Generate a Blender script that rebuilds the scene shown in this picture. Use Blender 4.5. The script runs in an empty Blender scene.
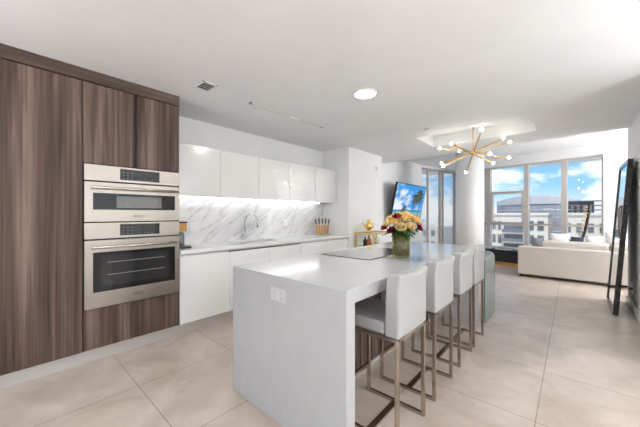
import bpy, bmesh, math, random
from mathutils import Vector, Matrix, noise
random.seed(7)
R = math.radians
scene = bpy.context.scene
col = scene.collection

# ------------------------------------------------------------------ camera
cd = bpy.data.cameras.new('camera'); cam = bpy.data.objects.new('camera', cd); col.objects.link(cam)
cam.location = (0, 0, 1.30); cam.rotation_euler = (R(90), 0, R(41.5))
cd.sensor_width = 36; cd.lens = 284.4 / 640 * 36; cd.shift_y = 0.5 / 640; cd.clip_start = .05; cd.clip_end = 2000
scene.camera = cam

# ------------------------------------------------------------------ world, sun, exposure
scene.view_settings.view_transform = 'Standard'; scene.view_settings.look = 'None'
scene.view_settings.gamma = 1; scene.view_settings.exposure = 0.0
scene.view_settings.use_curve_mapping = False
w = bpy.data.worlds.new('sky'); scene.world = w; w.use_nodes = True
nt = w.node_tree; nt.nodes.clear()
def N(t, **k):
    n = nt.nodes.new(t)
    for a, b in k.items(): setattr(n, a, b)
    return n
L = lambda a, b: nt.links.new(a, b)
out = N('ShaderNodeOutputWorld'); bg = N('ShaderNodeBackground'); L(bg.outputs[0], out.inputs[0])
bg.inputs[1].default_value = 1.3
tc = N('ShaderNodeTexCoord'); sep = N('ShaderNodeSeparateXYZ'); L(tc.outputs['Generated'], sep.inputs[0])
rg = N('ShaderNodeValToRGB'); L(sep.outputs[2], rg.inputs[0])
rg.color_ramp.elements[0].position = 0.0; rg.color_ramp.elements[0].color = (.80, .88, .95, 1)
rg.color_ramp.elements[1].position = .5; rg.color_ramp.elements[1].color = (.10, .32, .78, 1)
e = rg.color_ramp.elements.new(.075); e.color = (.32, .62, .92, 1)
e = rg.color_ramp.elements.new(.20); e.color = (.12, .42, .86, 1)
mp = N('ShaderNodeMapping'); mp.inputs['Scale'].default_value = (4.2, 4.2, 9.0); mp.inputs['Location'].default_value = (1.3, .35, .2)
L(tc.outputs['Generated'], mp.inputs[0])
nz = N('ShaderNodeTexNoise'); nz.inputs['Scale'].default_value = 1.35; nz.inputs['Detail'].default_value = 7; nz.inputs['Roughness'].default_value = .52
L(mp.outputs[0], nz.inputs['Vector'])
cr = N('ShaderNodeValToRGB'); wx = N('ShaderNodeMapRange'); wx.inputs[1].default_value = -.15; wx.inputs[2].default_value = -.32; wx.inputs[3].default_value = 0; wx.inputs[4].default_value = .075
L(sep.outputs[0], wx.inputs[0]); ad = N('ShaderNodeMath', operation='ADD'); L(nz.outputs[0], ad.inputs[0]); L(wx.outputs[0], ad.inputs[1]); L(ad.outputs[0], cr.inputs[0])
cr.color_ramp.elements[0].position = .49; cr.color_ramp.elements[1].position = .57
mx = N('ShaderNodeMix', data_type='RGBA'); L(cr.outputs[0], mx.inputs[0]); L(rg.outputs[0], mx.inputs[6])
mx.inputs[7].default_value = (.95, .97, 1.0, 1)
L(mx.outputs[2], bg.inputs[0])

def sun(rot, e, c=(1, .96, .9), ang=2):
    l = bpy.data.lights.new('sun', 'SUN'); l.energy = e; l.color = c; l.angle = R(ang)
    o = bpy.data.objects.new('sun', l); o.rotation_euler = rot; col.objects.link(o)
sun((R(38), 0, R(28)), 4.2)
def area(name, loc, rot, sx, sy, e, c=(1, 1, 1)):
    l = bpy.data.lights.new(name, 'AREA'); l.shape = 'RECTANGLE'; l.size = sx; l.size_y = sy; l.energy = e; l.color = c
    o = bpy.data.objects.new(name, l); o.location = loc; o.rotation_euler = rot; col.objects.link(o); return o
# area lamps added out of view as fill; only the side window is inferred
area('rear_fill_light', (-.8, -2.85, 1.45), (R(90), 0, 0), 4.4, 2.0, 5, (.98, .99, 1))  # added fill lamp, no source known at the rear
area('side_window_light', (2.85, 1.2, 1.40), (R(90), 0, R(90)), 3.6, 2.1, 46, (1, .985, .96))
area('living_fill_light', (2.95, 7.4, 1.5), (R(90), 0, R(90)), 2.0, 2.0, 142, (.98, .99, 1))  # added fill lamp for the far room, set on a solid wall

# ------------------------------------------------------------------ materials
def mat(name, c, rough=.5, metal=0, bump=None, var=None, coat=0, emit=None, es=0, alpha=None, spec=None, trans=None):
    m = bpy.data.materials.new(name); m.use_nodes = True; t = m.node_tree; b = t.nodes['Principled BSDF']
    b.inputs['Base Color'].default_value = (*c, 1); b.inputs['Roughness'].default_value = rough; b.inputs['Metallic'].default_value = metal
    if coat: b.inputs['Coat Weight'].default_value = coat; b.inputs['Coat Roughness'].default_value = .03
    if spec is not None: b.inputs['Specular IOR Level'].default_value = spec
    if emit: b.inputs['Emission Color'].default_value = (*emit, 1); b.inputs['Emission Strength'].default_value = es
    tcn = t.nodes.new('ShaderNodeTexCoord')
    v = var or (1.5, .03)                     # (noise scale, strength of the tone variation)
    n = t.nodes.new('ShaderNodeTexNoise'); n.inputs['Scale'].default_value = v[0]; n.inputs['Detail'].default_value = 5
    if len(v) > 2:
        mpn = t.nodes.new('ShaderNodeMapping'); mpn.inputs['Scale'].default_value = v[2]
        t.links.new(tcn.outputs['Object'], mpn.inputs[0]); t.links.new(mpn.outputs[0], n.inputs['Vector'])
    else: t.links.new(tcn.outputs['Object'], n.inputs['Vector'])
    r = t.nodes.new('ShaderNodeValToRGB')
    lo = tuple(max(0, x * (1 - v[1])) for x in c); hi = tuple(min(1, x * (1 + v[1])) for x in c)
    r.color_ramp.elements[0].position = .3; r.color_ramp.elements[1].position = .7
    r.color_ramp.elements[0].color = (*lo, 1); r.color_ramp.elements[1].color = (*hi, 1)
    t.links.new(n.outputs[0], r.inputs[0]); t.links.new(r.outputs[0], b.inputs['Base Color'])
    if bump:
        bn = t.nodes.new('ShaderNodeTexNoise'); bn.inputs['Scale'].default_value = bump[0]; bn.inputs['Detail'].default_value = 3
        if len(bump) > 2:
            m2 = t.nodes.new('ShaderNodeMapping'); m2.inputs['Scale'].default_value = bump[2]
            t.links.new(tcn.outputs['Object'], m2.inputs[0]); t.links.new(m2.outputs[0], bn.inputs['Vector'])
        else: t.links.new(tcn.outputs['Object'], bn.inputs['Vector'])
        bb = t.nodes.new('ShaderNodeBump'); bb.inputs['Strength'].default_value = bump[1]; bb.inputs['Distance'].default_value = .01
        t.links.new(bn.outputs[0], bb.inputs['Height']); t.links.new(bb.outputs[0], b.inputs['Normal'])
    return m
def glass(name, tint=(1, 1, 1), refl=.08, rough=.0):
    m = bpy.data.materials.new(name); m.use_nodes = True; t = m.node_tree; t.nodes.clear()
    o = t.nodes.new('ShaderNodeOutputMaterial'); mxs = t.nodes.new('ShaderNodeMixShader')
    a = t.nodes.new('ShaderNodeBsdfTransparent'); g = t.nodes.new('ShaderNodeBsdfGlossy'); g.inputs['Roughness'].default_value = rough
    a.inputs[0].default_value = (*tint, 1)
    fr = t.nodes.new('ShaderNodeLayerWeight'); fr.inputs[0].default_value = .25
    ma = t.nodes.new('ShaderNodeMath'); ma.operation = 'MULTIPLY_ADD'; ma.inputs[1].default_value = .45; ma.inputs[2].default_value = refl
    t.links.new(fr.outputs['Fresnel'], ma.inputs[0]); t.links.new(ma.outputs[0], mxs.inputs[0])
    t.links.new(a.outputs[0], mxs.inputs[1]); t.links.new(g.outputs[0], mxs.inputs[2]); t.links.new(mxs.outputs[0], o.inputs[0])
    return m
def frosted(name, tint, c, k, refl):
    m = glass(name, tint, refl); t = m.node_tree; o = [x for x in t.nodes if x.type == 'OUTPUT_MATERIAL'][0]; src = o.inputs[0].links[0].from_socket
    d = t.nodes.new('ShaderNodeBsdfDiffuse'); d.inputs[0].default_value = (*c, 1); x = t.nodes.new('ShaderNodeMixShader'); x.inputs[0].default_value = k
    t.links.new(src, x.inputs[1]); t.links.new(d.outputs[0], x.inputs[2]); t.links.new(x.outputs[0], o.inputs[0]); return m
def nodes_of(m): return m.node_tree.nodes, m.node_tree.links, m.node_tree.nodes['Principled BSDF']

M = {}
M['wall'] = mat('white_wall_paint', (.86, .86, .855), .7, bump=(120, .03))
M['ceil'] = mat('white_ceiling_paint', (.84, .845, .85), .75, bump=(120, .03))
M['lacquer'] = mat('gloss_white_lacquer', (.80, .79, .775), .16, coat=.6)
M['lacquer_base'] = mat('satin_white_lacquer', (.87, .865, .85), .3)
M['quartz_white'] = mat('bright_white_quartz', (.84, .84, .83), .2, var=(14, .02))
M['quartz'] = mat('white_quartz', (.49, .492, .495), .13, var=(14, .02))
M['dark_gap'] = mat('dark_recess', (.03, .028, .026), .7)
M['steel'] = mat('brushed_steel', (.38, .34, .30), .32, 1, var=(3, .06, (1, 1, 120)), bump=(3, .05, (1, 1, 150)))
M['steel2'] = mat('polished_steel', (.62, .57, .51), .2, 1)
M['chrome'] = mat('chrome', (.8, .8, .8), .08, 1)
M['alu'] = mat('satin_aluminium', (.68, .65, .61), .42, .3, var=(3, .05, (1, 1, 100)))
M['black_glass'] = mat('black_glass', (.010, .010, .011), .05, spec=.35)
M['cook_glass'] = mat('ceramic_glass', (.05, .05, .05), .05, coat=1, spec=1)
M['cook_glass'].node_tree.nodes['Principled BSDF'].inputs['IOR'].default_value = 2.1
M['oven_window'] = mat('dark_oven_window', (.018, .018, .018), .03, spec=.6)
M['mw_window'] = mat('grey_meshed_window', (.17, .17, .16), .12, spec=.4)
M['leather'] = mat('white_leather', (.44, .44, .435), .42, bump=(260, .12))
M['champ'] = mat('champagne_metal', (.47, .395, .33), .24, 1, var=(4, .08))
M['gold'] = mat('gold', (.90, .60, .20), .22, 1, var=(20, .1))
M['brass'] = mat('brass', (.72, .50, .24), .28, 1)
M['bulb'] = mat('lit_bulb', (1, 1, 1), .5, emit=(1, .95, .86), es=50)
M['disc'] = mat('lit_diffuser', (1, 1, 1), .5, emit=(1, .98, .94), es=5)
M['strip'] = mat('lit_strip', (1, 1, 1), .5, emit=(1, .99, .97), es=9)
M['plastic'] = mat('white_plastic', (.82, .82, .80), .35)
M['greywhite'] = mat('pale_grey_plastic', (.60, .60, .60), .35)
M['greyplastic'] = mat('grey_plastic', (.30, .30, .30), .45)
M['black'] = mat('black_satin', (.02, .02, .021), .35)
M['blackwood'] = mat('black_lacquered_frame', (.022, .020, .019), .22, coat=.4, var=(6, .2))
M['mirror'] = mat('mirror_silver', (.90, .92, .92), .01, 1)
M['sofa'] = mat('ivory_upholstery', (.62, .57, .515), .8, bump=(180, .2), var=(2, .04))
M['pillow'] = mat('white_cotton', (.85, .85, .84), .85, bump=(60, .2))
M['navy'] = mat('navy_fabric', (.035, .045, .07), .8, bump=(120, .2))
M['grey_fabric'] = mat('grey_fabric', (.25, .26, .28), .85, bump=(120, .2))
M['win_frame'] = mat('taupe_window_frame', (.58, .53, .49), .4)
M['door_frame'] = mat('brown_door_frame', (.50, .43, .375), .4)
M['winglass'] = glass('window_glass', (.97, .98, .985), .03)
M['clear'] = glass('clear_glass', (.86, .95, .93), .10)
M['table_glass'] = frosted('tempered_glass', (.88, .96, .95), (.72, .82, .82), .40, .10)
M['edge_glass'] = mat('green_glass_edge', (.08, .20, .17), .1, coat=.5)
M['vase_glass'] = glass('olive_glass', (.80, .78, .55), .05)
M['water'] = mat('stem_water', (.20, .17, .05), .15, var=(55, .95))
M['leaf'] = mat('rose_leaf', (.045, .12, .03), .45, var=(30, .4))
M['stem'] = mat('rose_stem', (.10, .17, .05), .5)
M['cream'] = mat('cream_petal', (.95, .72, .36), .6, var=(18, .14))
M['peach'] = mat('peach_petal', (.95, .66, .28), .6, var=(18, .14))
M['red'] = mat('crimson_petal', (.28, .008, .02), .5, var=(18, .3))
M['oak'] = mat('amber_wood', (.62, .31, .08), .4, var=(4, .3, (30, 30, 2)))
M['oak2'] = mat('light_wood', (.50, .36, .24), .45, var=(4, .2, (4, 20, 20)))
M['darkwood'] = mat('espresso_wood', (.04, .022, .015), .4, var=(5, .4, (3, 20, 20)))
M['carafe'] = glass('carafe_glass', (.55, .62, .66), .15)
M['concrete'] = mat('white_stucco', (.56, .525, .475), .8, var=(.1, .05))
M['roofgrey'] = mat('grey_metal_roof', (.45, .46, .48), .6, var=(.1, .08))
M['bglass'] = mat('blue_grey_facade_glass', (.24, .245, .29), .25, var=(.12, .35))
M['bwin'] = mat('dark_building_window', (.10, .11, .13), .2, var=(.5, .4))
M['bdark'] = mat('dark_grey_panels', (.13, .14, .17), .5)
M['ground'] = mat('hazy_city_ground', (.42, .45, .47), .9, var=(.01, .35))
M['paper'] = mat('white_paper', (.82, .82, .80), .6)
M['paper2'] = mat('grey_paper', (.38, .39, .40), .6)
M['amber'] = mat('amber_liquor', (.35, .11, .03), .1, coat=.5)
M['dkbottle'] = mat('dark_bottle_glass', (.025, .03, .025), .08, coat=.6)

# dark walnut veneer with vertical grain
def wood(name, axis_scale, cols):
    m = mat(name, cols[1], .48, bump=(5, .05, axis_scale), spec=.28); n, l, b = nodes_of(m)
    t = n.new('ShaderNodeTexCoord'); outs = []
    for k, (f, det, dist, rough) in enumerate(((.55, 3, .8, .5), (2.6, 4, .2, .6))):
        a = n.new('ShaderNodeMapping'); a.inputs['Scale'].default_value = tuple(q * f if q > 2 else q * (1 + .4 * k) for q in axis_scale)
        g = n.new('ShaderNodeTexNoise'); g.inputs['Scale'].default_value = 1; g.inputs['Detail'].default_value = det; g.inputs['Roughness'].default_value = rough; g.inputs['Distortion'].default_value = dist
        l.new(t.outputs['Object'], a.inputs[0]); l.new(a.outputs[0], g.inputs['Vector']); outs.append(g.outputs[0])
    mm = n.new('ShaderNodeMix'); mm.inputs[0].default_value = .42; l.new(outs[0], mm.inputs[2]); l.new(outs[1], mm.inputs[3])
    r = n.new('ShaderNodeValToRGB'); l.new(mm.outputs[0], r.inputs[0])
    r.color_ramp.elements[0].position = .36; r.color_ramp.elements[0].color = (*cols[0], 1)
    r.color_ramp.elements[1].position = .64; r.color_ramp.elements[1].color = (*cols[2], 1)
    e = r.color_ramp.elements.new(.50); e.color = (*cols[1], 1)
    l.new(r.outputs[0], b.inputs['Base Color']); return m
M['walnut'] = wood('dark_walnut_veneer', (3, 17, .45), ((.040, .024, .018), (.105, .068, .053), (.22, .155, .125)))
M['walnut_h'] = wood('dark_walnut_cross_grain', (3, .7, 14), ((.045, .029, .023), (.095, .064, .052), (.17, .12, .10)))

# floor tiles, 762 mm square, thin grout lines
def floor_mat():
    m = mat('beige_porcelain_tile', (.5, .4, .33), .3); n, l, b = nodes_of(m)
    t = n.new('ShaderNodeTexCoord')
    a = n.new('ShaderNodeMapping'); a.inputs['Location'].default_value = (.17 + 762 * .01, -.70 + 762 * .01, 0)
    l.new(t.outputs['Object'], a.inputs[0])
    br = n.new('ShaderNodeTexBrick'); br.offset = 0; br.squash = 1
    br.inputs['Scale'].default_value = 1; br.inputs['Brick Width'].default_value = .762; br.inputs['Row Height'].default_value = .762
    br.inputs['Mortar Size'].default_value = .0028; br.inputs['Mortar Smooth'].default_value = .1; br.inputs['Bias'].default_value = 0
    br.inputs['Color1'].default_value = (.62, .535, .465, 1); br.inputs['Color2'].default_value = (.58, .495, .425, 1)
    br.inputs['Mortar'].default_value = (.27, .215, .17, 1)
    l.new(a.outputs[0], br.inputs['Vector'])
    g = n.new('ShaderNodeTexNoise'); g.inputs['Scale'].default_value = 2.3; g.inputs['Detail'].default_value = 8; g.inputs['Roughness'].default_value = .62; g.inputs['Distortion'].default_value = .6
    l.new(t.outputs['Object'], g.inputs['Vector'])
    r = n.new('ShaderNodeValToRGB'); r.color_ramp.elements[0].position = .3; r.color_ramp.elements[0].color = (.70, .66, .62, 1)
    r.color_ramp.elements[1].position = .68; r.color_ramp.elements[1].color = (1.08, 1.09, 1.10, 1)
    l.new(g.outputs[0], r.inputs[0])
    x = n.new('ShaderNodeMix'); x.data_type = 'RGBA'; x.blend_type = 'MULTIPLY'; x.inputs[0].default_value = 1
    l.new(br.outputs['Color'], x.inputs[6]); l.new(r.outputs[0], x.inputs[7]); l.new(x.outputs[2], b.inputs['Base Color'])
    r2 = n.new('ShaderNodeMapRange'); r2.inputs[3].default_value = .22; r2.inputs[4].default_value = .42
    l.new(g.outputs[0], r2.inputs[0]); l.new(r2.outputs[0], b.inputs['Roughness'])
    return m
M['floor'] = floor_mat()

# white marble with diagonal grey veins
def marble_mat():
    m = mat('veined_white_marble', (.85, .85, .85), .12, coat=.3); n, l, b = nodes_of(m)
    t = n.new('ShaderNodeTexCoord'); a0 = n.new('ShaderNodeMapping'); a0.inputs['Rotation'].default_value = (R(-38), 0, 0)
    l.new(t.outputs['Object'], a0.inputs[0])
    col_ = None
    for sc_, stretch, lo, w_, dark, dist in ((1.1, 6, .50, .030, .76, .35), (2.6, 8, .58, .03, .84, .25), (.8, 3.5, .50, .22, .86, .5)):
        a = n.new('ShaderNodeMapping'); a.inputs['Scale'].default_value = (1, 1, stretch); a.inputs['Location'].default_value = (0, sc_, sc_ * 2)
        l.new(a0.outputs[0], a.inputs[0])
        g = n.new('ShaderNodeTexNoise'); g.inputs['Scale'].default_value = sc_; g.inputs['Detail'].default_value = 6; g.inputs['Roughness'].default_value = .5; g.inputs['Distortion'].default_value = dist
        l.new(a.outputs[0], g.inputs['Vector'])
        r = n.new('ShaderNodeValToRGB'); E_ = r.color_ramp.elements
        E_[0].position = lo - w_; E_[0].color = (1, 1, 1, 1); E_[1].position = lo + w_; E_[1].color = (1, 1, 1, 1)
        e = E_.new(lo); e.color = (dark, dark, dark * 1.01, 1)
        l.new(g.outputs[0], r.inputs[0])
        if col_ is None: col_ = r.outputs[0]
        else:
            x = n.new('ShaderNodeMix'); x.data_type = 'RGBA'; x.blend_type = 'MULTIPLY'; x.inputs[0].default_value = 1
            l.new(col_, x.inputs[6]); l.new(r.outputs[0], x.inputs[7]); col_ = x.outputs[2]
    x = n.new('ShaderNodeMix'); x.data_type = 'RGBA'; x.blend_type = 'MULTIPLY'; x.inputs[0].default_value = 1; x.inputs[7].default_value = (.86, .86, .86, 1)
    l.new(col_, x.inputs[6]); l.new(x.outputs[2], b.inputs['Base Color']); return m
M['marble'] = marble_mat()

# ------------------------------------------------------------------ mesh builder
ORG = {}
class MB:
    def __init__(s): s.v = []; s.f = []; s.m = []; s.smooth = []
    def add(s, vs, fs, m=0, sm=False):
        o = len(s.v); s.v += [tuple(x) for x in vs]; s.f += [tuple(i + o for i in f) for f in fs]
        s.m += [m] * len(fs); s.smooth += [sm] * len(fs); return s
    def box(s, x0, x1, y0, y1, z0, z1, m=0):
        return s.add([(x0, y0, z0), (x1, y0, z0), (x1, y1, z0), (x0, y1, z0), (x0, y0, z1), (x1, y0, z1), (x1, y1, z1), (x0, y1, z1)],
                     [(0, 3, 2, 1), (4, 5, 6, 7), (0, 1, 5, 4), (1, 2, 6, 5), (2, 3, 7, 6), (3, 0, 4, 7)], m)
    def prism(s, pts, z0, z1, m=0):            # pts: xy outline, counter-clockwise
        n = len(pts)
        return s.add([(x, y, z0) for x, y in pts] + [(x, y, z1) for x, y in pts],
                     [tuple(range(n))[::-1], tuple(range(n, 2 * n))] + [(i, (i + 1) % n, n + (i + 1) % n, n + i) for i in range(n)], m)
    def extrude(s, pts, y0, y1, m=0, sm=False):          # pts: xz outline
        n = len(pts)
        s.add([(x, y0, z) for x, z in pts] + [(x, y1, z) for x, z in pts], [(i, (i + 1) % n, n + (i + 1) % n, n + i) for i in range(n)], m, sm)
        return s.add([(x, y0, z) for x, z in pts] + [(x, y1, z) for x, z in pts], [tuple(range(n))[::-1], tuple(range(n, 2 * n))], m)
    def bar(s, a, b, w, h=None, m=0, up=(0, 0, 1)):      # square bar from a to b
        h = h or w; a = Vector(a); b = Vector(b); d = (b - a).normalized(); u = Vector(up)
        if abs(d.dot(u)) > .95: u = Vector((0, 1, 0))
        x = d.cross(u).normalized() * w / 2; y = x.cross(d).normalized() * h / 2
        vs = [p + sx * x + sy * y for p in (a, b) for sx, sy in ((-1, -1), (1, -1), (1, 1), (-1, 1))]
        return s.add(vs, [(0, 1, 2, 3), (7, 6, 5, 4), (0, 4, 5, 1), (1, 5, 6, 2), (2, 6, 7, 3), (3, 7, 4, 0)], m)
    def tube(s, pts, r, n=12, m=0, caps=True):
        pts = [Vector(p) for p in pts]; rs = r if isinstance(r, (list, tuple)) else [r] * len(pts)
        vs = []; prev = None
        for i, p in enumerate(pts):
            d = (pts[min(i + 1, len(pts) - 1)] - pts[max(i - 1, 0)]).normalized()
            if prev is None: u = d.orthogonal().normalized()
            else: u = (prev - d * prev.dot(d)).normalized()
            prev = u; v = d.cross(u)
            vs += [p + (u * math.cos(2 * math.pi * k / n) + v * math.sin(2 * math.pi * k / n)) * rs[i] for k in range(n)]
        fs = [(i * n + k, i * n + (k + 1) % n, (i + 1) * n + (k + 1) % n, (i + 1) * n + k) for i in range(len(pts) - 1) for k in range(n)]
        s.add(vs, fs, m, True)
        if caps: s.add(vs[:n], [tuple(range(n))[::-1]], m); s.add(vs[-n:], [tuple(range(n))], m)
        return s
    def lathe(s, c, prof, n=24, m=0):          # prof: (radius, z) about a vertical axis at c
        cx, cy, cz = c; vs = []
        for r, z in prof: vs += [(cx + r * math.cos(2 * math.pi * k / n), cy + r * math.sin(2 * math.pi * k / n), cz + z) for k in range(n)]
        fs = [(i * n + k, i * n + (k + 1) % n, (i + 1) * n + (k + 1) % n, (i + 1) * n + k) for i in range(len(prof) - 1) for k in range(n)]
        s.add(vs, fs, m, True)
        if prof[0][0] > 0: s.add(vs[:n], [tuple(range(n))[::-1]], m)
        if prof[-1][0] > 0: s.add(vs[-n:], [tuple(range(n))], m)
        return s
    def ball(s, c, r, n=12, m=0, sc=(1, 1, 1)):
        k = n // 2; prof = [(max(1e-5, r * math.sin(math.pi * i / k)), -r * math.cos(math.pi * i / k) * sc[2] / 1) for i in range(k + 1)]
        return s.lathe(c, prof, n, m)
    def pillow(s, c, sx, sy, sz, tilt=0, rz=0, m=0, n=10, puff=.55):
        rot = Matrix.Rotation(rz, 3, 'Z') @ Matrix.Rotation(tilt, 3, 'X'); vs = []; fs = []
        for side in (1, -1):
            o = len(vs)
            for i in range(n + 1):
                for j in range(n + 1):
                    u = 2 * i / n - 1; v = 2 * j / n - 1
                    h = ((1 - u * u) * (1 - v * v)) ** puff
                    k = 1 - .10 * (abs(u) * abs(v)) ** 1 * (1 - h)
                    vs.append(rot @ Vector((u * sx / 2 * (1 - .07 * (1 - v * v)) , side * h * sy / 2, v * sz / 2 * (1 - .07 * (1 - u * u)))) + Vector(c))
            for i in range(n):
                for j in range(n):
                    q = (o + i * (n + 1) + j, o + (i + 1) * (n + 1) + j, o + (i + 1) * (n + 1) + j + 1, o + i * (n + 1) + j + 1)
                    fs.append(q if side == -1 else q[::-1])
        return s.add(vs, fs, m, True)
    def build(s, name, mats, parent=None, bevel=0, seg=2, org=None, subsurf=0):
        if parent is not None: org = ORG[parent.name]
        elif org is None:
            xs, ys, zs = zip(*s.v); org = Vector(((min(xs) + max(xs)) / 2, (min(ys) + max(ys)) / 2, min(zs)))
        org = Vector(org)
        me = bpy.data.meshes.new(name); me.from_pydata([tuple(Vector(p) - org) for p in s.v], [], s.f)
        for x in (mats if isinstance(mats, list) else [mats]): me.materials.append(M[x])
        for p, mi, sm in zip(me.polygons, s.m, s.smooth): p.material_index = mi; p.use_smooth = sm
        bm = bmesh.new(); bm.from_mesh(me); bmesh.ops.remove_doubles(bm, verts=bm.verts, dist=1e-6); bm.to_mesh(me); bm.free()
        o = bpy.data.objects.new(name, me); col.objects.link(o)
        if parent is not None: o.parent = parent
        else: o.location = org
        ORG[o.name] = org
        if bevel:
            b = o.modifiers.new('bevel', 'BEVEL'); b.width = bevel; b.segments = seg; b.limit_method = 'ANGLE'; b.angle_limit = R(40)
        if subsurf:
            b = o.modifiers.new('subsurf', 'SUBSURF'); b.levels = subsurf; b.render_levels = subsurf
        return o
def tag(o, label=None, cat=None, group=None, kind=None):
    if label: o['label'] = label
    if cat: o['category'] = cat
    if group: o['group'] = group
    if kind: o['kind'] = kind
    return o
def thing(name, loc, label, cat, group=None):
    o = bpy.data.objects.new(name, None); col.objects.link(o); o.location = loc; o.empty_display_size = .1
    ORG[o.name] = Vector(loc); return tag(o, label, cat, group)
def struct(o): o['kind'] = 'structure'; return o
def copy_tree(o, parent=None):
    c = o.copy(); col.objects.link(c)
    if parent is not None: c.parent = parent
    for ch in list(o.children): copy_tree(ch, c)
    return c
def lettering(text, size, parent, loc, rot, m, name='brand_lettering', depth=.0006):
    cu = bpy.data.curves.new('t', 'FONT'); cu.body = text; cu.size = size; cu.extrude = depth; cu.align_x = 'CENTER'; cu.align_y = 'CENTER'
    tmp = bpy.data.objects.new('t', cu); col.objects.link(tmp)
    dg = bpy.context.evaluated_depsgraph_get(); me = bpy.data.meshes.new_from_object(tmp.evaluated_get(dg))
    me.transform(Matrix.Translation(Vector(loc) - ORG[parent.name]) @ rot.to_4x4())
    bpy.data.objects.remove(tmp); me.materials.clear(); me.materials.append(M[m]); me.name = name
    o = bpy.data.objects.new(name, me); col.objects.link(o); o.parent = parent; ORG[o.name] = ORG[parent.name]; return o
FACE_X = Matrix(((0, 0, 1), (1, 0, 0), (0, 1, 0)))      # text lying on a face that looks towards +X

# ================================================================== THE SETTING
ZC, ZR = 2.54, 2.80           # kitchen ceiling, raised ceiling by the windows
struct(MB().box(-4.2, 3.4, -3.4, 11.0, -.2, 0).build('floor', 'floor', org=(0, 0, 0)))
# ceiling with the rectangular recess for the chandelier
c = MB(); hx0, hx1, hy0, hy1 = -1.90, -.39, 4.49, 5.31
c.box(-4.2, 3.4, -3.4, hy0, ZC, 3.0); c.box(-4.2, hx0, hy0, hy1, ZC, 3.0); c.box(hx1, 3.4, hy0, hy1, ZC, 3.0)
c.prism([(-4.2, hy1), (3.4, hy1), (3.4, 5.82), (-4.2, 6.32)], ZC, 3.0)
c.box(hx0 - .01, hx1 + .01, hy0 - .01, hy1 + .01, 2.72, 3.0)
struct(c.build('ceiling', 'ceil', org=(0, 0, ZC)))
c = MB().box(-4.2, 3.4, 5.7, 11.2, ZR, 3.02); struct(c.build('ceiling_raised', 'ceil', org=(0, 5.7, ZR)))
struct(MB().box(-4.2, -3.72, -3.4, 4.4, 0, 2.6).build('wall_left', 'wall'))
struct(MB().box(-4.2, -3.08, 4.28, 5.49, 0, 2.60).build('wall_return', 'wall'))
struct(MB().box(-4.2, -3.45, 5.49, 8.60, 0, 2.85).build('wall_left_living', 'wall'))
struct(MB().box(.62, .80, 3.6, 6.16, 0, 2.60).build('wall_right', 'wall'))
struct(MB().box(.80, 3.0, 3.6, 3.7, 0, 2.60).build('wall_right_return', 'wall'))
c = MB()                                                   # side wall behind the camera, with a window opening
c.box(3.0, 3.2, -3.4, -.6, 0, 2.6); c.box(3.0, 3.2, 3.0, 3.7, 0, 2.6); c.box(3.0, 3.2, -.6, 3.0, 0, .35); c.box(3.0, 3.2, -.6, 3.0, 2.45, 2.6)
struct(c.build('wall_right_rear', 'wall'))
c = MB(); c.box(-4.2, -3.0, -3.2, -3.0, 0, 2.6); c.box(1.4, 3.2, -3.2, -3.0, 0, 2.6); c.box(-3.0, 1.4, -3.2, -3.0, 0, .35); c.box(-3.0, 1.4, -3.2, -3.0, 2.45, 2.6)
struct(c.build('wall_back', 'wall'))
struct(MB().box(3.0, 3.2, 3.7, 9.0, 0, 2.85).build('wall_right_living', 'wall'))
def window(n, x0, x1, y0, y1, axis):
    f = MB()
    if axis == 'x':
        for y in (y0, (y0 + y1) / 2, y1): f.box(x0, x1, y - .03, y + .03, .35, 2.45)
        for z in (.38, 2.42): f.box(x0, x1, y0, y1, z - .03, z + .03)
        g = MB().box((x0 + x1) / 2 - .004, (x0 + x1) / 2 + .004, y0, y1, .4, 2.4)
    else:
        for x in (x0, (2 * x0 + x1) / 3, (x0 + 2 * x1) / 3, x1): f.box(x - .03, x + .03, y0, y1, .35, 2.45)
        for z in (.38, 2.42): f.box(x0, x1, y0, y1, z - .03, z + .03)
        g = MB().box(x0, x1, (y0 + y1) / 2 - .004, (y0 + y1) / 2 + .004, .4, 2.4)
    o = struct(f.build(n, 'win_frame')); g.build('pane', 'winglass', o)
window('window_3', 3.06, 3.12, -.57, 2.97, 'x'); window('window_4', -2.97, 1.37, -3.12, -3.06, 'y')
# main window wall, running at 13 degrees to the kitchen
A0 = Vector((.5, 8.465)); D = Vector((-.9744, .2247)); NRM = Vector((.2247, .9744))      # along the wall to the left; outwards
def wp(t, o=0): p = A0 + D * t + NRM * o; return (p.x, p.y)
def wbox(b, t0, t1, z0, z1, o0=0, o1=.08, m=0):             # box in wall coordinates
    b.prism([wp(t1, o0), wp(t0, o0), wp(t0, o1), wp(t1, o1)], z0, z1, m)
TW = 2.44                                                   # left end of the glazing
c = MB(); wbox(c, -2.6, 0, 0, 2.82, 0, .25); struct(c.build('wall_far_pier', 'wall'))
c = MB(); wbox(c, 0, TW + .02, 0, .40, 0, .25); wbox(c, 0, TW + .02, 2.57, 2.82, 0, .25); struct(c.build('wall_far', 'wall'))
wr = MB()
for t0, t1 in ((0, .03), (.602, .708), (1.352, 1.452), (2.245, 2.345), (2.41, TW)): wbox(wr, t0, t1, .40, 2.57, .03, .12)
wbox(wr, 0, TW, .40, .43, .03, .12); wbox(wr, 0, TW, 1.01, 1.06, .04, .11); wbox(wr, 0, TW, 2.54, 2.57, .03, .12)
wo = struct(wr.build('window_1', 'win_frame'))
sw = MB(); wbox(sw, 1.452, 2.245, 1.83, 1.90, .02, .11); wbox(sw, 2.19, 2.245, 1.06, 1.83, .02, .11); wbox(sw, 1.452, 1.50, 1.06, 1.83, .02, .11); wbox(sw, 1.452, 2.245, 1.04, 1.09, .02, .11)
sw.build('window_sash', 'win_frame', wo)
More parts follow.
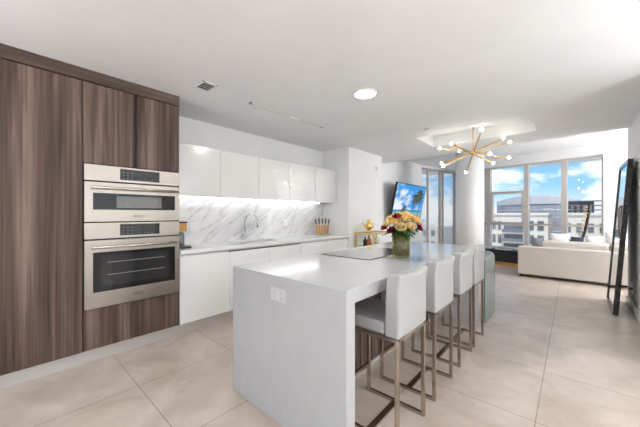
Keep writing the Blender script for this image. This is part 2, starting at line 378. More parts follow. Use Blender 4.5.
for t0, t1 in ((.03, .602), (.708, 1.352), (1.452, 2.245), (2.345, 2.41)):
    g = MB(); wbox(g, t0, t1, .43, 2.54, .072, .080); g.build('pane', 'winglass', wo)
c = MB(); wbox(c, 0, TW, .40, .418, -.06, .03); struct(c.build('trim_1', 'plastic'))
# hidden jog behind the column, then the glazed balcony door on the left, at right angles to the windows
P0 = Vector((-3.45, 8.60)); E2 = Vector((.2247, .9744)); N2 = Vector((-.9744, .2247))
def lp(t, o=0): p = P0 + E2 * t + N2 * o; return (p.x, p.y)
def lbox(b, t0, t1, z0, z1, o0=0, o1=.08, m=0): b.prism([lp(t0, o0), lp(t1, o0), lp(t1, o1), lp(t0, o1)], z0, z1, m)
c = MB(); a = lp(2.04); bq = wp(TW + .02); c.prism([a, bq, (bq[0] + .15, bq[1] + .2), (a[0] + .1, a[1] + .2)], 0, 2.82); struct(c.build('wall_far_jog', 'wall'))
c = MB(); lbox(c, -.05, 2.1, 2.74, 2.82, 0, .2); struct(c.build('trim_2', 'wall'))
dr = MB()
for t0, t1 in ((0, .03), (.37, .44), (1.02, 1.13), (1.19, 1.28), (1.90, 2.04)): lbox(dr, t0, t1, .0, 2.74, .045, .075)
lbox(dr, 0, 2.04, 2.69, 2.74, .02, .10); lbox(dr, 0, 2.04, 0, .06, .02, .10)
do = struct(dr.build('door_1', 'door_frame'))
for t0, t1 in ((.03, .37), (.44, 1.02), (1.28, 1.90)):
    g = MB(); lbox(g, t0, t1, .06, 2.69, .055, .063); g.build('pane', 'winglass', do)
h = MB(); lbox(h, 1.05, 1.09, .95, 1.25, -.03, .02); h.build('door_handle', 'steel2', do)
# balcony outside the door, with glass railing
bk = MB(); lbox(bk, -.4, 3.0, -.2, -.02, .25, 2.0); struct(bk.build('balcony', 'concrete'))
rl = thing('balcony_railing', (*lp(1.2, 1.9), 0), 'white metal railing with thin balusters outside the sliding door', 'railing')
b = MB(); lbox(b, -.4, 3.0, 1.02, 1.07, 1.86, 1.94); b.build('top_rail', 'plastic', rl)
for k in range(24):
    b = MB(); t = -.36 + k * .145; lbox(b, t, t + .02, 0, 1.02, 1.89, 1.91); b.build('baluster', 'plastic', rl)
# round column
c = MB().lathe((-1.80, 7.36, 0), [(.30, 0), (.30, 2.80)], 48); struct(c.build('column', 'wall'))
struct(MB().box(.600, .62, 3.6, 6.16, 0, .105).build('baseboard_right', 'plastic', bevel=.004))
struct(MB().box(-3.45, -3.437, 5.49, 8.58, 0, .10).build('baseboard_left', 'plastic', bevel=.004))
# marble splashback
struct(MB().box(-3.72, -3.702, 1.27, 4.28, .915, 1.51).build('trim_3', 'marble', org=(-3.72, 1.27, .915)))

# ================================================================== TALL WALNUT WALL WITH OVENS
XF = -3.10
def door_panel(parent, y0, y1, z0, z1, m, name='door', x=XF, t=.02, g=.0015):
    return MB().box(x - t, x, y0 + g, y1 - g, z0 + g, z1 - g).build(name, m, parent, bevel=.0015)
t = thing('tall_cabinet', (-3.4, .02, 0), 'full height dark walnut cabinet left of the ovens, in the left corner of the photo', 'cabinet', 'walnut tall units')
MB().box(-3.70, XF - .022, -.437, .470, .125, 2.43).build('body', 'walnut', t); door_panel(t, -.437, .470, .125, 2.43, 'walnut')
t2 = thing('tall_cabinet', (-3.4, -.9, 0), 'dark walnut tall cabinet beyond the left edge of the photo', 'cabinet', 'walnut tall units')
MB().box(-3.70, XF - .022, -1.35, -.440, .125, 2.43).build('body', 'walnut', t2); door_panel(t2, -1.35, -.440, .125, 2.43, 'walnut')
fz = MB().box(-3.70, XF, -1.35, 1.262, 2.436, 2.539).build('cornice_panel', 'walnut_h', bevel=.001)
tag(fz, 'long walnut cornice board between the tall cabinets and the ceiling', 'cornice')
t = thing('oven_cabinet', (-3.4, .865, 0), 'dark walnut housing cabinet around the two built-in steel ovens', 'cabinet')
b = MB(); b.box(-3.70, XF - .0, .473, .4755, .125, 2.43); b.box(-3.70, XF - .0, 1.2575, 1.262, .125, 2.43); b.box(-3.70, -3.68, .4755, 1.2575, .125, 2.43)
b.box(-3.68, XF - .03, .4755, 1.2575, 1.735, 2.43); b.box(-3.68, XF - .03, .4755, 1.2575, .125, .478)
b.build('body', 'walnut', t)
door_panel(t, .476, .850, 1.735, 2.43, 'walnut'); door_panel(t, .872, 1.257, 1.735, 2.43, 'walnut')
MB().box(XF - .029, XF - .018, .850, .872, 1.735, 2.43).build('handle_groove', 'dark_gap', t)
door_panel(t, .476, 1.257, .128, .478, 'walnut', 'drawer')
def oven(name, label, z0, zd, z1, micro):
    t = thing(name, (-3.4, .866, z0), label, 'oven' if not micro else 'microwave oven')
    y0, y1 = .4785, 1.2545
    MB().box(-3.66, XF - .004, y0 + .01, y1 - .01, z0 + .003, z1 - .003).build('body', 'dark_gap', t)
    MB().box(XF - .004, XF + .022, y0, y1, zd + .008, z1 - .002).build('control_panel', 'steel', t, bevel=.0015)
    cy = .878
    MB().box(XF + .022, XF + .024, cy - .145, cy + .185, zd + .030, z1 - .018).build('display', 'black_glass', t)
    for i in range(3):
        for j in range(3): MB().box(XF + .024, XF + .0245, cy - .125 + j * .035, cy - .113 + j * .035, zd + .045 + i * .026, zd + .0475 + i * .026).build('button_icon', 'greyplastic', t)
    for j in range(5): MB().box(XF + .024, XF + .0245, cy - .01 + j * .03, cy + .0 + j * .03, zd + .043, zd + .046).build('button_icon', 'greyplastic', t)
    fr = MB(); fz0, fz1 = z0 + .004, zd - .004
    wz0, wz1 = (fz0 + .105, fz1 - .095) if micro else (fz0 + .135, fz1 - .105)
    wy0, wy1 = y0 + .058, y1 - .045
    x0, x1 = XF - .004, XF + .028
    fr.box(x0, x1, y0, wy0, fz0, fz1); fr.box(x0, x1, wy1, y1, fz0, fz1); fr.box(x0, x1, wy0, wy1, fz0, wz0); fr.box(x0, x1, wy0, wy1, wz1, fz1)
    d = fr.build('door', 'steel', t, bevel=.0012)
    MB().box(XF + .004, XF + .027, wy0, wy1, wz0, wz1).build('window_pane', 'black_glass', d)
    if micro:
        MB().box(XF + .027, XF + .0278, wy0 + .17, wy1 - .13, wz0 + .018, wz1 - .022).build('inner_window', 'mw_window', d)
    else:
        MB().box(XF + .027, XF + .0278, wy0 + .06, wy1 - .06, wz0 + .045, wz1 - .03).build('inner_window', 'oven_window', d)
        rk = MB()
        for z in (wz0 + .14, wz0 + .25): rk.box(XF + .0278, XF + .0284, wy0 + .10, wy1 - .10, z, z + .004)
        rk.build('rack', 'greyplastic', d)
    h = MB(); hz = wz1 + .045; h.tube([(XF + .062, wy0 - .012, hz), (XF + .062, wy1 + .02, hz)], .0125, 14)
    for y in (wy0 + .02, wy1 - .02): h.tube([(XF + .026, y, hz), (XF + .062, y, hz)], .009, 10)
    h.build('handle', 'steel2', d)
    lettering('BOSCH', .026, d, (XF + .0285, .885, fz0 + (.045 if micro else .065)), FACE_X, 'black')
    dot = MB(); dot.tube([(XF + .028, .832, fz0 + (.045 if micro else .065)), (XF + .029, .832, fz0 + (.045 if micro else .065))], .009, 16); dot.build('round_emblem', 'greyplastic', d)
    return t
oven('wall_microwave_oven', 'stainless steel built-in microwave oven, shallow grey window, above the larger oven', 1.229, 1.582, 1.730, True)
oven('wall_oven', 'large stainless steel built-in oven with tall black glass door, below the microwave', .482, 1.075, 1.226, False)
pl = MB().box(-3.20, -3.175, -1.35, 4.27, 0, .122).build('toe_kick_board', 'alu')
tag(pl, 'long brushed aluminium plinth board at the floor under the wall cabinets', 'plinth')

# ================================================================== WHITE BASE AND WALL CABINETS
ys = [1.268, 1.858, 2.461, 3.065, 3.67, 4.272]
nth = ['next to the oven cabinet', 'under the left part of the sink', 'under the right part of the sink', 'second from the return wall', 'at the return wall, under the knife block']
for i in range(5):
    t = thing('base_cabinet', (-3.4, (ys[i] + ys[i + 1]) / 2, 0), 'white handleless base cabinet ' + nth[i], 'cabinet', 'white base cabinets along the wall')
    b = MB(); zt = .60 if i in (1, 2) else .85
    b.box(-3.70, XF - .024, ys[i] + .002, ys[i + 1] - .002, .125, zt)
    b.build('body', 'lacquer_base', t)
    door_panel(t, ys[i], ys[i + 1], .125, .842, 'lacquer_base')
    MB().box(XF - .05, XF - .03, ys[i] + .002, ys[i + 1] - .002, .851, .873).build('grip_channel', 'alu', t)
yu = [1.272, 1.886, 2.486, 3.084, 3.690, 4.270]
nth = ['next to the walnut oven housing', 'second from the walnut housing', 'third from the walnut housing, above the faucet side', 'fourth from the walnut housing', 'at the return wall, above the knives']
for i in range(5):
    t = thing('wall_cabinet', (-3.5, (yu[i] + yu[i + 1]) / 2, 1.51), 'glossy white wall cabinet ' + nth[i], 'cabinet', 'glossy white wall cabinets')
    MB().box(-3.715, -3.392, yu[i] + .001, yu[i + 1] - .001, 1.512, 2.12).build('body', 'lacquer', t)
    door_panel(t, yu[i], yu[i + 1], 1.508, 2.122, 'lacquer', x=-3.37, g=.002)
ls = MB().box(-3.62, -3.605, 1.30, 4.05, 1.498, 1.510, 0).build('led_strip', 'strip')
tag(ls, 'bright light strip glowing under the white wall cabinets', 'light')
# continuous worktop with sink cut-out
sx0, sx1, sy0, sy1 = -3.58, -3.22, 2.06, 2.78
b = MB(); z0, z1 = .876, .915
b.box(-3.72, sx0, 1.268, 4.278, z0, z1); b.box(sx1, -3.08, 1.268, 4.278, z0, z1); b.box(sx0, sx1, 1.268, sy0, z0, z1); b.box(sx0, sx1, sy1, 4.278, z0, z1)
tag(b.build('kitchen_countertop', 'quartz_white'), 'white stone worktop running along the marble splashback', 'countertop')
t = thing('kitchen_sink', (-3.4, 2.42, .68), 'stainless steel undermount sink below the tall faucet', 'sink')
b = MB(); z0 = .68
b.box(sx0, sx1, sy0, sy1, z0, z0 + .004); b.box(sx0 - .004, sx0, sy0, sy1, z0, .874); b.box(sx1, sx1 + .004, sy0, sy1, z0, .874)
b.box(sx0, sx1, sy0 - .004, sy0, z0, .874); b.box(sx0, sx1, sy1, sy1 + .004, z0, .874); b.build('basin', 'steel', t)
MB().lathe((-3.4, 2.42, .684), [(.045, 0), (.045, .004), (.02, .003)], 20).build('drain', 'chrome', t)
t = thing('kitchen_faucet', (-3.63, 2.42, .915), 'tall chrome gooseneck faucet behind the sink', 'faucet')
b = MB(); fx = -3.63
b.lathe((fx, 2.42, .915), [(.026, 0), (.026, .012), (.019, .016), (.018, .075), (.014, .08)], 20)
r = .115; pts = [(fx, 2.42, .99), (fx, 2.42, 1.185)] + [(fx + r - r * math.cos(a), 2.42 + .25 * (r - r * math.cos(a)), 1.185 + r * math.sin(a)) for a in [math.pi * k / 12 for k in range(1, 12)]]
b.tube(pts, .0125, 14); b.build('spout', 'chrome', t)
e = pts[-1]; MB().tube([e, (e[0] + .006, e[1], e[2] - .03), (e[0] + .01, e[1] + .002, e[2] - .11)], [.0145, .0155, .016], 14).build('spray_head', 'chrome', t)
MB().tube([(fx, 2.437, .965), (fx, 2.475, .968), (fx + .01, 2.52, .985)], [.008, .007, .006], 10).build('lever_handle', 'chrome', t)
# coffee maker beside the oven
t = thing('coffee_maker', (-3.42, 1.38, .915), 'small coffee maker with wooden top and black base beside the ovens', 'coffee maker')
MB().box(-3.55, -3.22, 1.30, 1.45, .9155, .938).build('base', 'black', t, bevel=.006)
MB().box(-3.55, -3.47, 1.32, 1.43, .938, 1.16).build('water_tank', 'greyplastic', t, bevel=.01)
MB().lathe((-3.37, 1.375, .939), [(.045, 0), (.052, .01), (.052, .10), (.045, .15)], 24).build('carafe', 'carafe', t)
MB().box(-3.55, -3.31, 1.315, 1.435, 1.10, 1.195).build('filter_housing', 'oak', t, bevel=.008)
MB().box(-3.555, -3.305, 1.31, 1.44, 1.195, 1.212).build('lid', 'black', t, bevel=.005)
# sockets
def socket_x(x, y, z, label, wd=.12, hh=.12, s=1):
    t = thing('wall_socket', (x, y, z - hh / 2), label, 'wall socket')
    MB().box(min(x, x + s * .006), max(x, x + s * .006), y - wd / 2, y + wd / 2, z - hh / 2, z + hh / 2).build('plate', 'plastic', t, bevel=.002)
    for dy in ((-.028, .028) if wd > .1 else (0,)):
        for dz in (-.02, .02):
            for q in (-.006, .006): MB().box(min(x + s * .006, x + s * .0066), max(x + s * .006, x + s * .0066), y + dy + q - .001, y + dy + q + .001, z + dz - .005, z + dz + .005).build('socket_slot', 'greyplastic', t)
    return t
socket_x(-3.702, 1.70, 1.125, 'white double socket on the marble near the coffee maker')
socket_x(-3.702, 3.28, 1.155, 'white socket on the marble between faucet and knives', .08)
t = socket_x(.62, 5.62, .30, 'low white socket near the floor behind the leaning mirror', .08, .12, -1)
MB().box(.575, .613, 5.60, 5.64, .28, .32).build('plug', 'black', t, bevel=.004)
t = thing('wall_socket', (-1.358, 1.15, .755), 'white double socket on the front end panel of the island', 'wall socket')
MB().box(-1.428, -1.288, 1.1425, 1.1485, .760, .840).build('plate', 'greywhite', t, bevel=.002)
for dx in (-.035, .035):
    MB().box(-1.358 + dx - .022, -1.358 + dx + .022, 1.1415, 1.1425, .768, .832).build('insert', 'greywhite', t, bevel=.001)
for dx in (-.035, .035):
    for dz in (-.018, .014):
        for q in (-.006, .006): MB().box(-1.358 + dx + q - .0015, -1.358 + dx + q + .0015, 1.1408, 1.1415, .80 + dz - .006, .80 + dz + .006).build('socket_slot', 'greyplastic', t)
# knife block with knives
t = thing('knife_block', (-3.52, 4.05, .915), 'clear knife stand with fanned amber wood slats on the worktop end', 'knife block')
MB().box(-3.57, -3.47, 3.86, 4.24, .9155, .925).build('base', 'clear', t, bevel=.002)
kn = []
for i in range(5):
    y = 3.915 + i * .066; a = R(-13 + i * 6.5)
    b = MB(); p0 = Vector((-3.52, y, .9255)); p1 = p0 + Vector((0, math.sin(a), math.cos(a))) * .165
    b.bar(p0 + Vector((0, 0, .004)), p1, .036, .026, up=(1, 0, 0)); b.build('wood_slat', 'oak', t, bevel=.004)
    kn.append((p1, Vector((0, math.sin(a), math.cos(a)))))
for i, (p, d) in enumerate(kn):
    which = ['leftmost', 'second from left', 'middle', 'second from right', 'rightmost'][i]
    t = thing('kitchen_knife', p, which + ' of the five black handled knives in the knife stand', 'knife', 'knives in the knife stand')
    MB().bar(p - d * .0, p + d * .03, .018, .003, up=(1, 0, 0)).build('blade', 'steel2', t)
    hp = [p + d * .028, p + d * .06, p + d * (.12 + .015 * (i % 2))]
    MB().tube(hp, [.012, .0135, .0125], 10).build('handle', 'black', t)

# ================================================================== ISLAND
IX0, IX1, IY0, IY1 = -1.88, -.84, 1.15, 3.82
wt = .075
yz = [(IY0, 0), (IY0 + wt, 0), (IY0 + wt, .838), (IY1 - wt, .838), (IY1 - wt, 0), (IY1, 0), (IY1, .915), (IY0, .915)]
b = MB(); n = len(yz); b.add([(x, y, z) for x in (IX0, IX1) for y, z in yz], [(i, (i + 1) % n, n + (i + 1) % n, n + i) for i in range(n)] + [tuple(range(n))[::-1], tuple(range(n, 2 * n))])
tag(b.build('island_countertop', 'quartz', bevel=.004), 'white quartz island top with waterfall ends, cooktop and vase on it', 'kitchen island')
yy = [1.228, 1.858, 2.485, 3.112, 3.742]
nth = ['nearest to the camera, behind the first stool', 'behind the second stool', 'behind the third stool', 'at the far end of the island']
for i in range(4):
    t = thing('island_cabinet', (-1.5, (yy[i] + yy[i + 1]) / 2, 0), 'dark walnut island cabinet ' + nth[i], 'cabinet', 'walnut cabinets under the island')
    MB().box(IX0 + .03, -1.245, yy[i] + .002, yy[i + 1] - .002, .10, .834).build('body', 'walnut', t)
    m = (yy[i] + yy[i + 1]) / 2
    MB().box(-1.243, -1.225, yy[i] + .006, m - .008, .10, .81).build('door', 'walnut', t, bevel=.001)
    MB().box(-1.243, -1.225, m + .008, yy[i + 1] - .006, .10, .81).build('door', 'walnut', t, bevel=.001)
    MB().box(IX0 + .01, IX0 + .028, yy[i] + .002, yy[i + 1] - .002, .10, .834).build('back_panel', 'lacquer_base', t)
tag(MB().box(IX0 + .07, -1.29, 1.228, 3.742, 0, .098).build('island_plinth', 'alu'), 'recessed plinth at the floor under the island cabinets', 'plinth')
t = thing('cooktop', (-1.52, 2.44, .915), 'flat black glass induction cooktop set in the white island top', 'cooktop')
MB().box(-1.79, -1.25, 2.03, 2.85, .9152, .920).build('frame', 'steel2', t)
MB().box(-1.784, -1.256, 2.036, 2.844, .9195, .9225).build('glass', 'cook_glass', t)
b = MB()
for x, y, r in ((-1.65, 2.22, .10), (-1.65, 2.62, .085), (-1.41, 2.65, .10), (-1.41, 2.23, .07)):
    n = 40
    vs = [(x + q * math.cos(2 * math.pi * k / n), y + q * math.sin(2 * math.pi * k / n), .9228) for q in (r, r - .003) for k in range(n)]
    b.add(vs, [(k, (k + 1) % n, n + (k + 1) % n, n + k) for k in range(n)])
b.build('zone_marking', 'greyplastic', t)

# ================================================================== BAR STOOLS
def make_stool():
    t = thing('bar_stool', (0, 0, 0), None, None); W = .183
    # coordinates: +X away from the island; outer legs at x=0
    s = MB(); s.box(-.430, -.085, -W - .012, W + .012, .618, .688); s.build('seat', 'leather', t, bevel=.018, seg=3)
    # upholstered back, gently curved with a flared, dipped top edge
    prof = [(.004, .612), (.006, .72), (.004, .82), (.006, .90), (.016, .955), (.010, .972), (-.052, .968), (-.066, .955), (-.074, .90), (-.080, .80), (-.082, .612)]
    b = MB(); ny = 12; n = len(prof)
    vs = []
    for j in range(ny + 1):
        v = 2 * j / ny - 1; y = v * (W + .014)
        for x, z in prof:
            k = max(0, (z - .85) / .12)
            vs.append((x + .012 * (1 - v * v) * min(1, k + .3), y, z - k * (.016 * (1 - v * v)) + (0 if z > .65 else 0)))
    fs = [(j * n + i, j * n + (i + 1) % n, (j + 1) * n + (i + 1) % n, (j + 1) * n + i) for j in range(ny) for i in range(n)]
    b.add(vs, fs, 0, True)
    b.add(vs[:n], [tuple(range(n))[::-1]]); b.add(vs[-n:], [tuple(range(n))])
    b.build('backrest', 'leather', t, bevel=.012, seg=3)
    b = MB(); w = .022
    b.box(-.430, .0, -W - .011, -W + .011, .592, .610); b.box(-.430, .0, W - .011, W + .011, .592, .610)
    b.box(-.430, -.408, -W, W, .592, .610); b.box(-.022, 0, -W, W, .592, .610)
    b.build('seat_frame', 'champ', t, bevel=.002)
    for y in (-W, W):
        MB().box(-.022, 0, y - w / 2, y + w / 2, .02, .593).build('leg', 'champ', t, bevel=.002)
        MB().box(-.430, -.408, y - w / 2, y + w / 2, .02, .593).build('leg', 'champ', t, bevel=.002)
        MB().box(-.430, 0, y - w / 2, y + w / 2, 0, .022).build('floor_runner', 'champ', t, bevel=.002)
    MB().box(-.225, -.185, -W + w / 2, W - w / 2, 0, .014).build('cross_bar', 'champ', t, bevel=.002)
    MB().box(-.432, -.406, -W + w / 2, W - w / 2, .185, .205).build('footrest', 'champ', t, bevel=.002)
    return t
st = make_stool()
spots = [(1.630, 'nearest to the camera, at the front end of the island'), (2.192, 'second from the camera along the island'),
         (2.778, 'third from the camera along the island'), (3.255, 'farthest from the camera, beside the glass table')]
for i, (y, lb) in enumerate(spots):
    o = st if i == 0 else copy_tree(st)
    o.location = (-.705, y, 0); tag(o, 'white leather bar stool, ' + lb, 'bar stool', 'bar stools along the island')

# ================================================================== BENT GLASS TABLE beyond the island
t = thing('glass_console_table', (-1.2, 4.12, 0), 'bent clear glass table standing against the far end of the island', 'table')
def bent(y0, y1, x0, x1, h, th, r, b, m=0):
    outer = []; inner = []
    outer.append((x1, 0)); inner.append((x1 - th, 0))
    for k in range(7):
        a = math.pi / 2 * k / 6
        outer.append((x1 - r + r * math.cos(a), h - r + r * math.sin(a))); inner.append((x1 - r + (r - th) * math.cos(a), h - r + (r - th) * math.sin(a)))
    for k in range(7):
        a = math.pi / 2 + math.pi / 2 * k / 6
        outer.append((x0 + r + r * math.cos(a), h - r + r * math.sin(a))); inner.append((x0 + r + (r - th) * math.cos(a), h - r + (r - th) * math.sin(a)))
    outer.append((x0, 0)); inner.append((x0 + th, 0)); n = len(outer)
    b.add([(x, y, z) for y in (y0, y1) for x, z in outer], [(i, i + 1, n + i + 1, n + i) for i in range(n - 1)], m, True)
    b.add([(x, y, z) for y in (y0, y1) for x, z in inner], [(i + 1, i, n + i, n + i + 1) for i in range(n - 1)], m, True)
    for y in (y0, y1): b.add([(x, y, z) for x, z in outer] + [(x, y, z) for x, z in inner], [(i, i + 1, n + i + 1, n + i) for i in range(n - 1)], m + 1)
    b.add([(x1, y0, 0), (x1, y1, 0), (x1 - th, y1, 0), (x1 - th, y0, 0)], [(0, 1, 2, 3)], m + 1); b.add([(x0, y0, 0), (x0, y1, 0), (x0 + th, y1, 0), (x0 + th, y0, 0)], [(0, 1, 2, 3)], m + 1)
b = MB(); bent(3.835, 4.40, -1.88, -.77, .80, .014, .07, b); b.build('glass_shell', ['table_glass', 'edge_glass'], t)

# ================================================================== VASE OF ROSES
VX, VY = -1.145, 2.39
t = thing('glass_vase', (VX, VY, .915), 'cylindrical green tinted glass vase full of stems on the island', 'vase')
MB().lathe((VX, VY, .9165), [(.074, 0), (.078, .004), (.078, .215), (.074, .215), (.073, .012), (.0001, .012)], 32).build('vessel', 'vase_glass', t)
MB().lathe((VX, VY, .9165), [(.068, .014), (.070, .02), (.070, .19)], 28).build('water', 'water', t)
rnd = random.Random(3)
def petal_mesh(name, m, layers, rr):
    b = MB()
    for li, (cnt, rad, hgt, open_, size) in enumerate(layers):
        for k in range(cnt):
            a0 = 2 * math.pi * (k + li * .37) / cnt; n = 5; vs = []
            for i in range(n + 1):
                for j in range(n + 1):
                    u = i / n; v = 2 * j / n - 1
                    wv = size * math.sin(math.pi * min(1, .18 + u * .62)) * (1 - .25 * u * u * v * v)
                    ang = a0 + v * wv
                    rad_u = rad * (.25 + .75 * math.sin(u * math.pi / 2)) + open_ * u ** 3 + .0015 * math.sin(5 * v + k)
                    z = hgt * u - open_ * .45 * u ** 5 - .10 * rad * v * v * u
                    vs.append((rad_u * math.cos(ang), rad_u * math.sin(ang), z))
            b.add(vs, [(i * (n + 1) + j, (i + 1) * (n + 1) + j, (i + 1) * (n + 1) + j + 1, i * (n + 1) + j + 1) for i in range(n) for j in range(n)], 0, True)
    b.ball((0, 0, .016), .010, 10)
    xs = b.build(name, m, org=(0, 0, 0)); me = xs.data; bpy.data.objects.remove(xs); return me
LAY = [(3, .009, .046, .000, 1.1), (4, .016, .048, .001, .85), (5, .024, .047, .003, .72), (6, .032, .043, .006, .62), (7, .037, .034, .010, .55)]
MES = {k: petal_mesh('bloom', k, LAY, 1) for k in ('cream', 'peach', 'red')}
def leaf(b, p, d, ln, wd, m=0):
    d = Vector(d).normalized(); s = d.cross(Vector((0, 0, 1))).normalized() * wd; u = s.cross(d).normalized()
    P = Vector(p); rows = []
    for i, (t_, k) in enumerate(((0, .08), (.25, .8), (.5, 1), (.75, .7), (1, .03))):
        c_ = P + d * ln * t_ - Vector((0, 0, 1)) * ln * .35 * t_ * t_
        rows += [c_ - s * k / 2, c_ - u * wd * .12 * k, c_ + s * k / 2]
    b.add(rows, [(i * 3 + j, (i + 1) * 3 + j, (i + 1) * 3 + j + 1, i * 3 + j + 1) for i in range(4) for j in range(2)], m, True)
# camera-facing side is towards (+X, -Y): right in the photo = (.75,.66), near = (.66,-.75)
def off(rt, nr, up): return Vector((VX + .749 * rt + .6626 * nr, VY + .6626 * rt - .749 * nr, .915 + up))
roses = [  # right, near, up, colour, words
 (-.125, .030, .300, 'cream', 'cream rose at the left edge of the bouquet'),
 (-.070, .075, .315, 'peach', 'peach rose left of the middle red rose'),
 (-.030, .100, .270, 'cream', 'cream rose low at the front of the bouquet'),
 (.055, .095, .275, 'cream', 'large cream rose front right of the bouquet'),
 (.105, .045, .330, 'peach', 'peach rose high on the right side of the bouquet'),
 (.150, .010, .305, 'cream', 'cream rose at the right edge of the bouquet'),
 (.040, .030, .375, 'cream', 'cream rose at the top centre right of the bouquet'),
 (-.035, .020, .375, 'cream', 'cream rose at the top centre left of the bouquet'),
 (.000, -.060, .370, 'peach', 'peach rose at the back of the bouquet top'),
 (-.080, -.040, .345, 'cream', 'cream rose at the back left of the bouquet'),
 (.085, -.070, .350, 'peach', 'peach rose at the back right of the bouquet'),
 (.010, .075, .340, 'peach', 'peach rose in the middle of the bouquet'),
 (-.055, .055, .365, 'red', 'crimson rose high left of centre among cream roses'),
 (-.105, .060, .245, 'red', 'crimson rose low at the left of the bouquet'),
 (-.150, .020, .270, 'red', 'dark red rose at the far left below the cream rose'),
 (.150, .050, .262, 'red', 'crimson rose low at the right of the bouquet'),
]
for i, (rt, nr, up, c_, lb) in enumerate(roses):
    p = off(rt, nr, up); base = Vector((VX + (p.x - VX) * .25, VY + (p.y - VY) * .25, 1.10))
    t = thing('rose', base, lb, 'flower', 'roses in the island vase')
    d = (p - Vector((VX, VY, 1.05))).normalized(); d = (d + Vector((.15, -.2, .1))).normalized()
    o = bpy.data.objects.new('bloom', MES[c_]); col.objects.link(o); o.parent = t
    o.location = p - base - d * .02; o.rotation_mode = 'QUATERNION'; o.rotation_quaternion = d.to_track_quat('Z', 'Y') 
    s_ = (1.03 if c_ != 'red' else .84) * rnd.uniform(.95, 1.1); o.scale = (s_, s_, s_)
    MB().tube([Vector((VX + (VX - p.x) * .2, VY + (VY - p.y) * .2, .945)), base, (base + p) / 2 + Vector((0, 0, .01)), p - d * .018], .0028, 6).build('stem', 'stem', t)
    b = MB()
    for k in range(3):
        a = rnd.uniform(0, 6.28); q = base.lerp(p, rnd.uniform(.35, .7))
        leaf(b, q, ((p - q).x * .5 + math.cos(a) * .1, (p - q).y * .5 + math.sin(a) * .1, rnd.uniform(-.04, .04)), rnd.uniform(.05, .075), .034)
    b.build('leaf', 'leaf', t)
b = MB()
for k in range(60):
    a = rnd.uniform(0, 6.28); q = Vector((VX + .05 * math.cos(a), VY + .05 * math.sin(a), 1.12 + rnd.uniform(-.005, .05)))
    leaf(b, q, (math.cos(a), math.sin(a), rnd.uniform(-.25, 1.2)), rnd.uniform(.07, .14), rnd.uniform(.03, .045))
tag(b.build('foliage', 'leaf'), 'dark green rose leaves spilling over the vase rim', 'leaves', kind='stuff')

# ================================================================== BAR CART, GOLD PITCHER, BOTTLES
t = thing('gold_console_table', (-2.86, 4.83, 0), 'narrow gold framed console with shelf against the white return wall', 'console table')
X0, X1, Y0, Y1, ZT = -3.05, -2.66, 4.46, 5.20, .955; q = .026
for x in (X0, X1):
    for y in (Y0, Y1): MB().box(x - q / 2, x + q / 2, y - q / 2, y + q / 2, 0, ZT - q).build('leg', 'gold', t, bevel=.002)
for z, n_ in ((ZT, 'top_frame'), (.70, 'shelf_frame'), (.25, 'shelf_frame')):
    b = MB()
    for x in (X0, X1): b.box(x - q / 2, x + q / 2, Y0 - q / 2, Y1 + q / 2, z - q, z)
    for y in (Y0, Y1): b.box(X0 + q / 2, X1 - q / 2, y - q / 2, y + q / 2, z - q, z)
    b.build(n_, 'gold', t)
for z, n_ in ((ZT, 'glass_top'), (.70, 'glass_shelf'), (.25, 'glass_shelf')): MB().box(X0 + q / 2, X1 - q / 2, Y0 + q / 2, Y1 - q / 2, z - .014, z - .004).build(n_, 'clear', t)
t = thing('gold_pitcher', (-2.86, 4.62, ZT), 'ornate shiny gold pitcher on top of the gold console', 'pitcher')
px_, py_ = -2.86, 4.62
MB().lathe((px_, py_, ZT + .001), [(.055, 0), (.055, .012), (.028, .03), (.030, .045), (.062, .075), (.072, .115), (.060, .155), (.034, .185), (.030, .205), (.042, .228), (.036, .229), (.02, .19)], 24).build('vessel', 'gold', t)
MB().tube([(px_ + .045, py_ + .04, ZT + .16), (px_ + .085, py_ + .05, ZT + .17), (px_ + .085, py_ + .05, ZT + .12), (px_ + .06, py_ + .04, ZT + .09)], .007, 8).build('handle', 'gold', t)
MB().tube([(px_ - .055, py_ - .02, ZT + .10), (px_ - .095, py_ - .04, ZT + .15), (px_ - .11, py_ - .05, ZT + .19)], [.014, .009, .007], 8).build('spout', 'gold', t)
b = MB(); b.ball((px_, py_, ZT + .243), .014, 12); b.lathe((px_, py_, ZT + .229), [(.036, 0), (.02, .008), (.005, .012)], 20); b.build('lid', 'gold', t)
def bottle(x, y, z, h, r, m, label, capm='black'):
    t = thing('bottle', (x, y, z), label, 'bottle', 'bottles on the gold console')
    MB().lathe((x, y, z), [(r, 0), (r, h * .6), (r * .9, h * .66), (r * .36, h * .76), (r * .34, h * .93)], 20).build('glass_body', m, t)
    MB().lathe((x, y, z + h * .9), [(r * .42, 0), (r * .42, h * .1)], 14).build('cap', capm, t)
bottle(-2.83, 4.58, .702, .20, .045, 'amber', 'short amber bottle on the upper shelf of the gold console')
bottle(-2.93, 4.60, .702, .16, .040, 'dkbottle', 'short black bottle on the upper shelf of the gold console')
bottle(-2.75, 4.72, .702, .22, .036, 'clear', 'clear bottle on the upper shelf of the gold console', 'gold')
t = thing('round_sensor', (-3.08, 5.238, 2.20), 'small round white sensor high on the return wall', 'sensor')
b = MB(); b.tube([(-3.08, 5.238, 2.25), (-3.06, 5.238, 2.25)], .075, 28); b.build('housing', 'plastic', t, bevel=.004)
b = MB(); b.tube([(-3.06, 5.238, 2.25), (-3.056, 5.238, 2.25)], .035, 20); b.build('cover', 'greywhite', t)

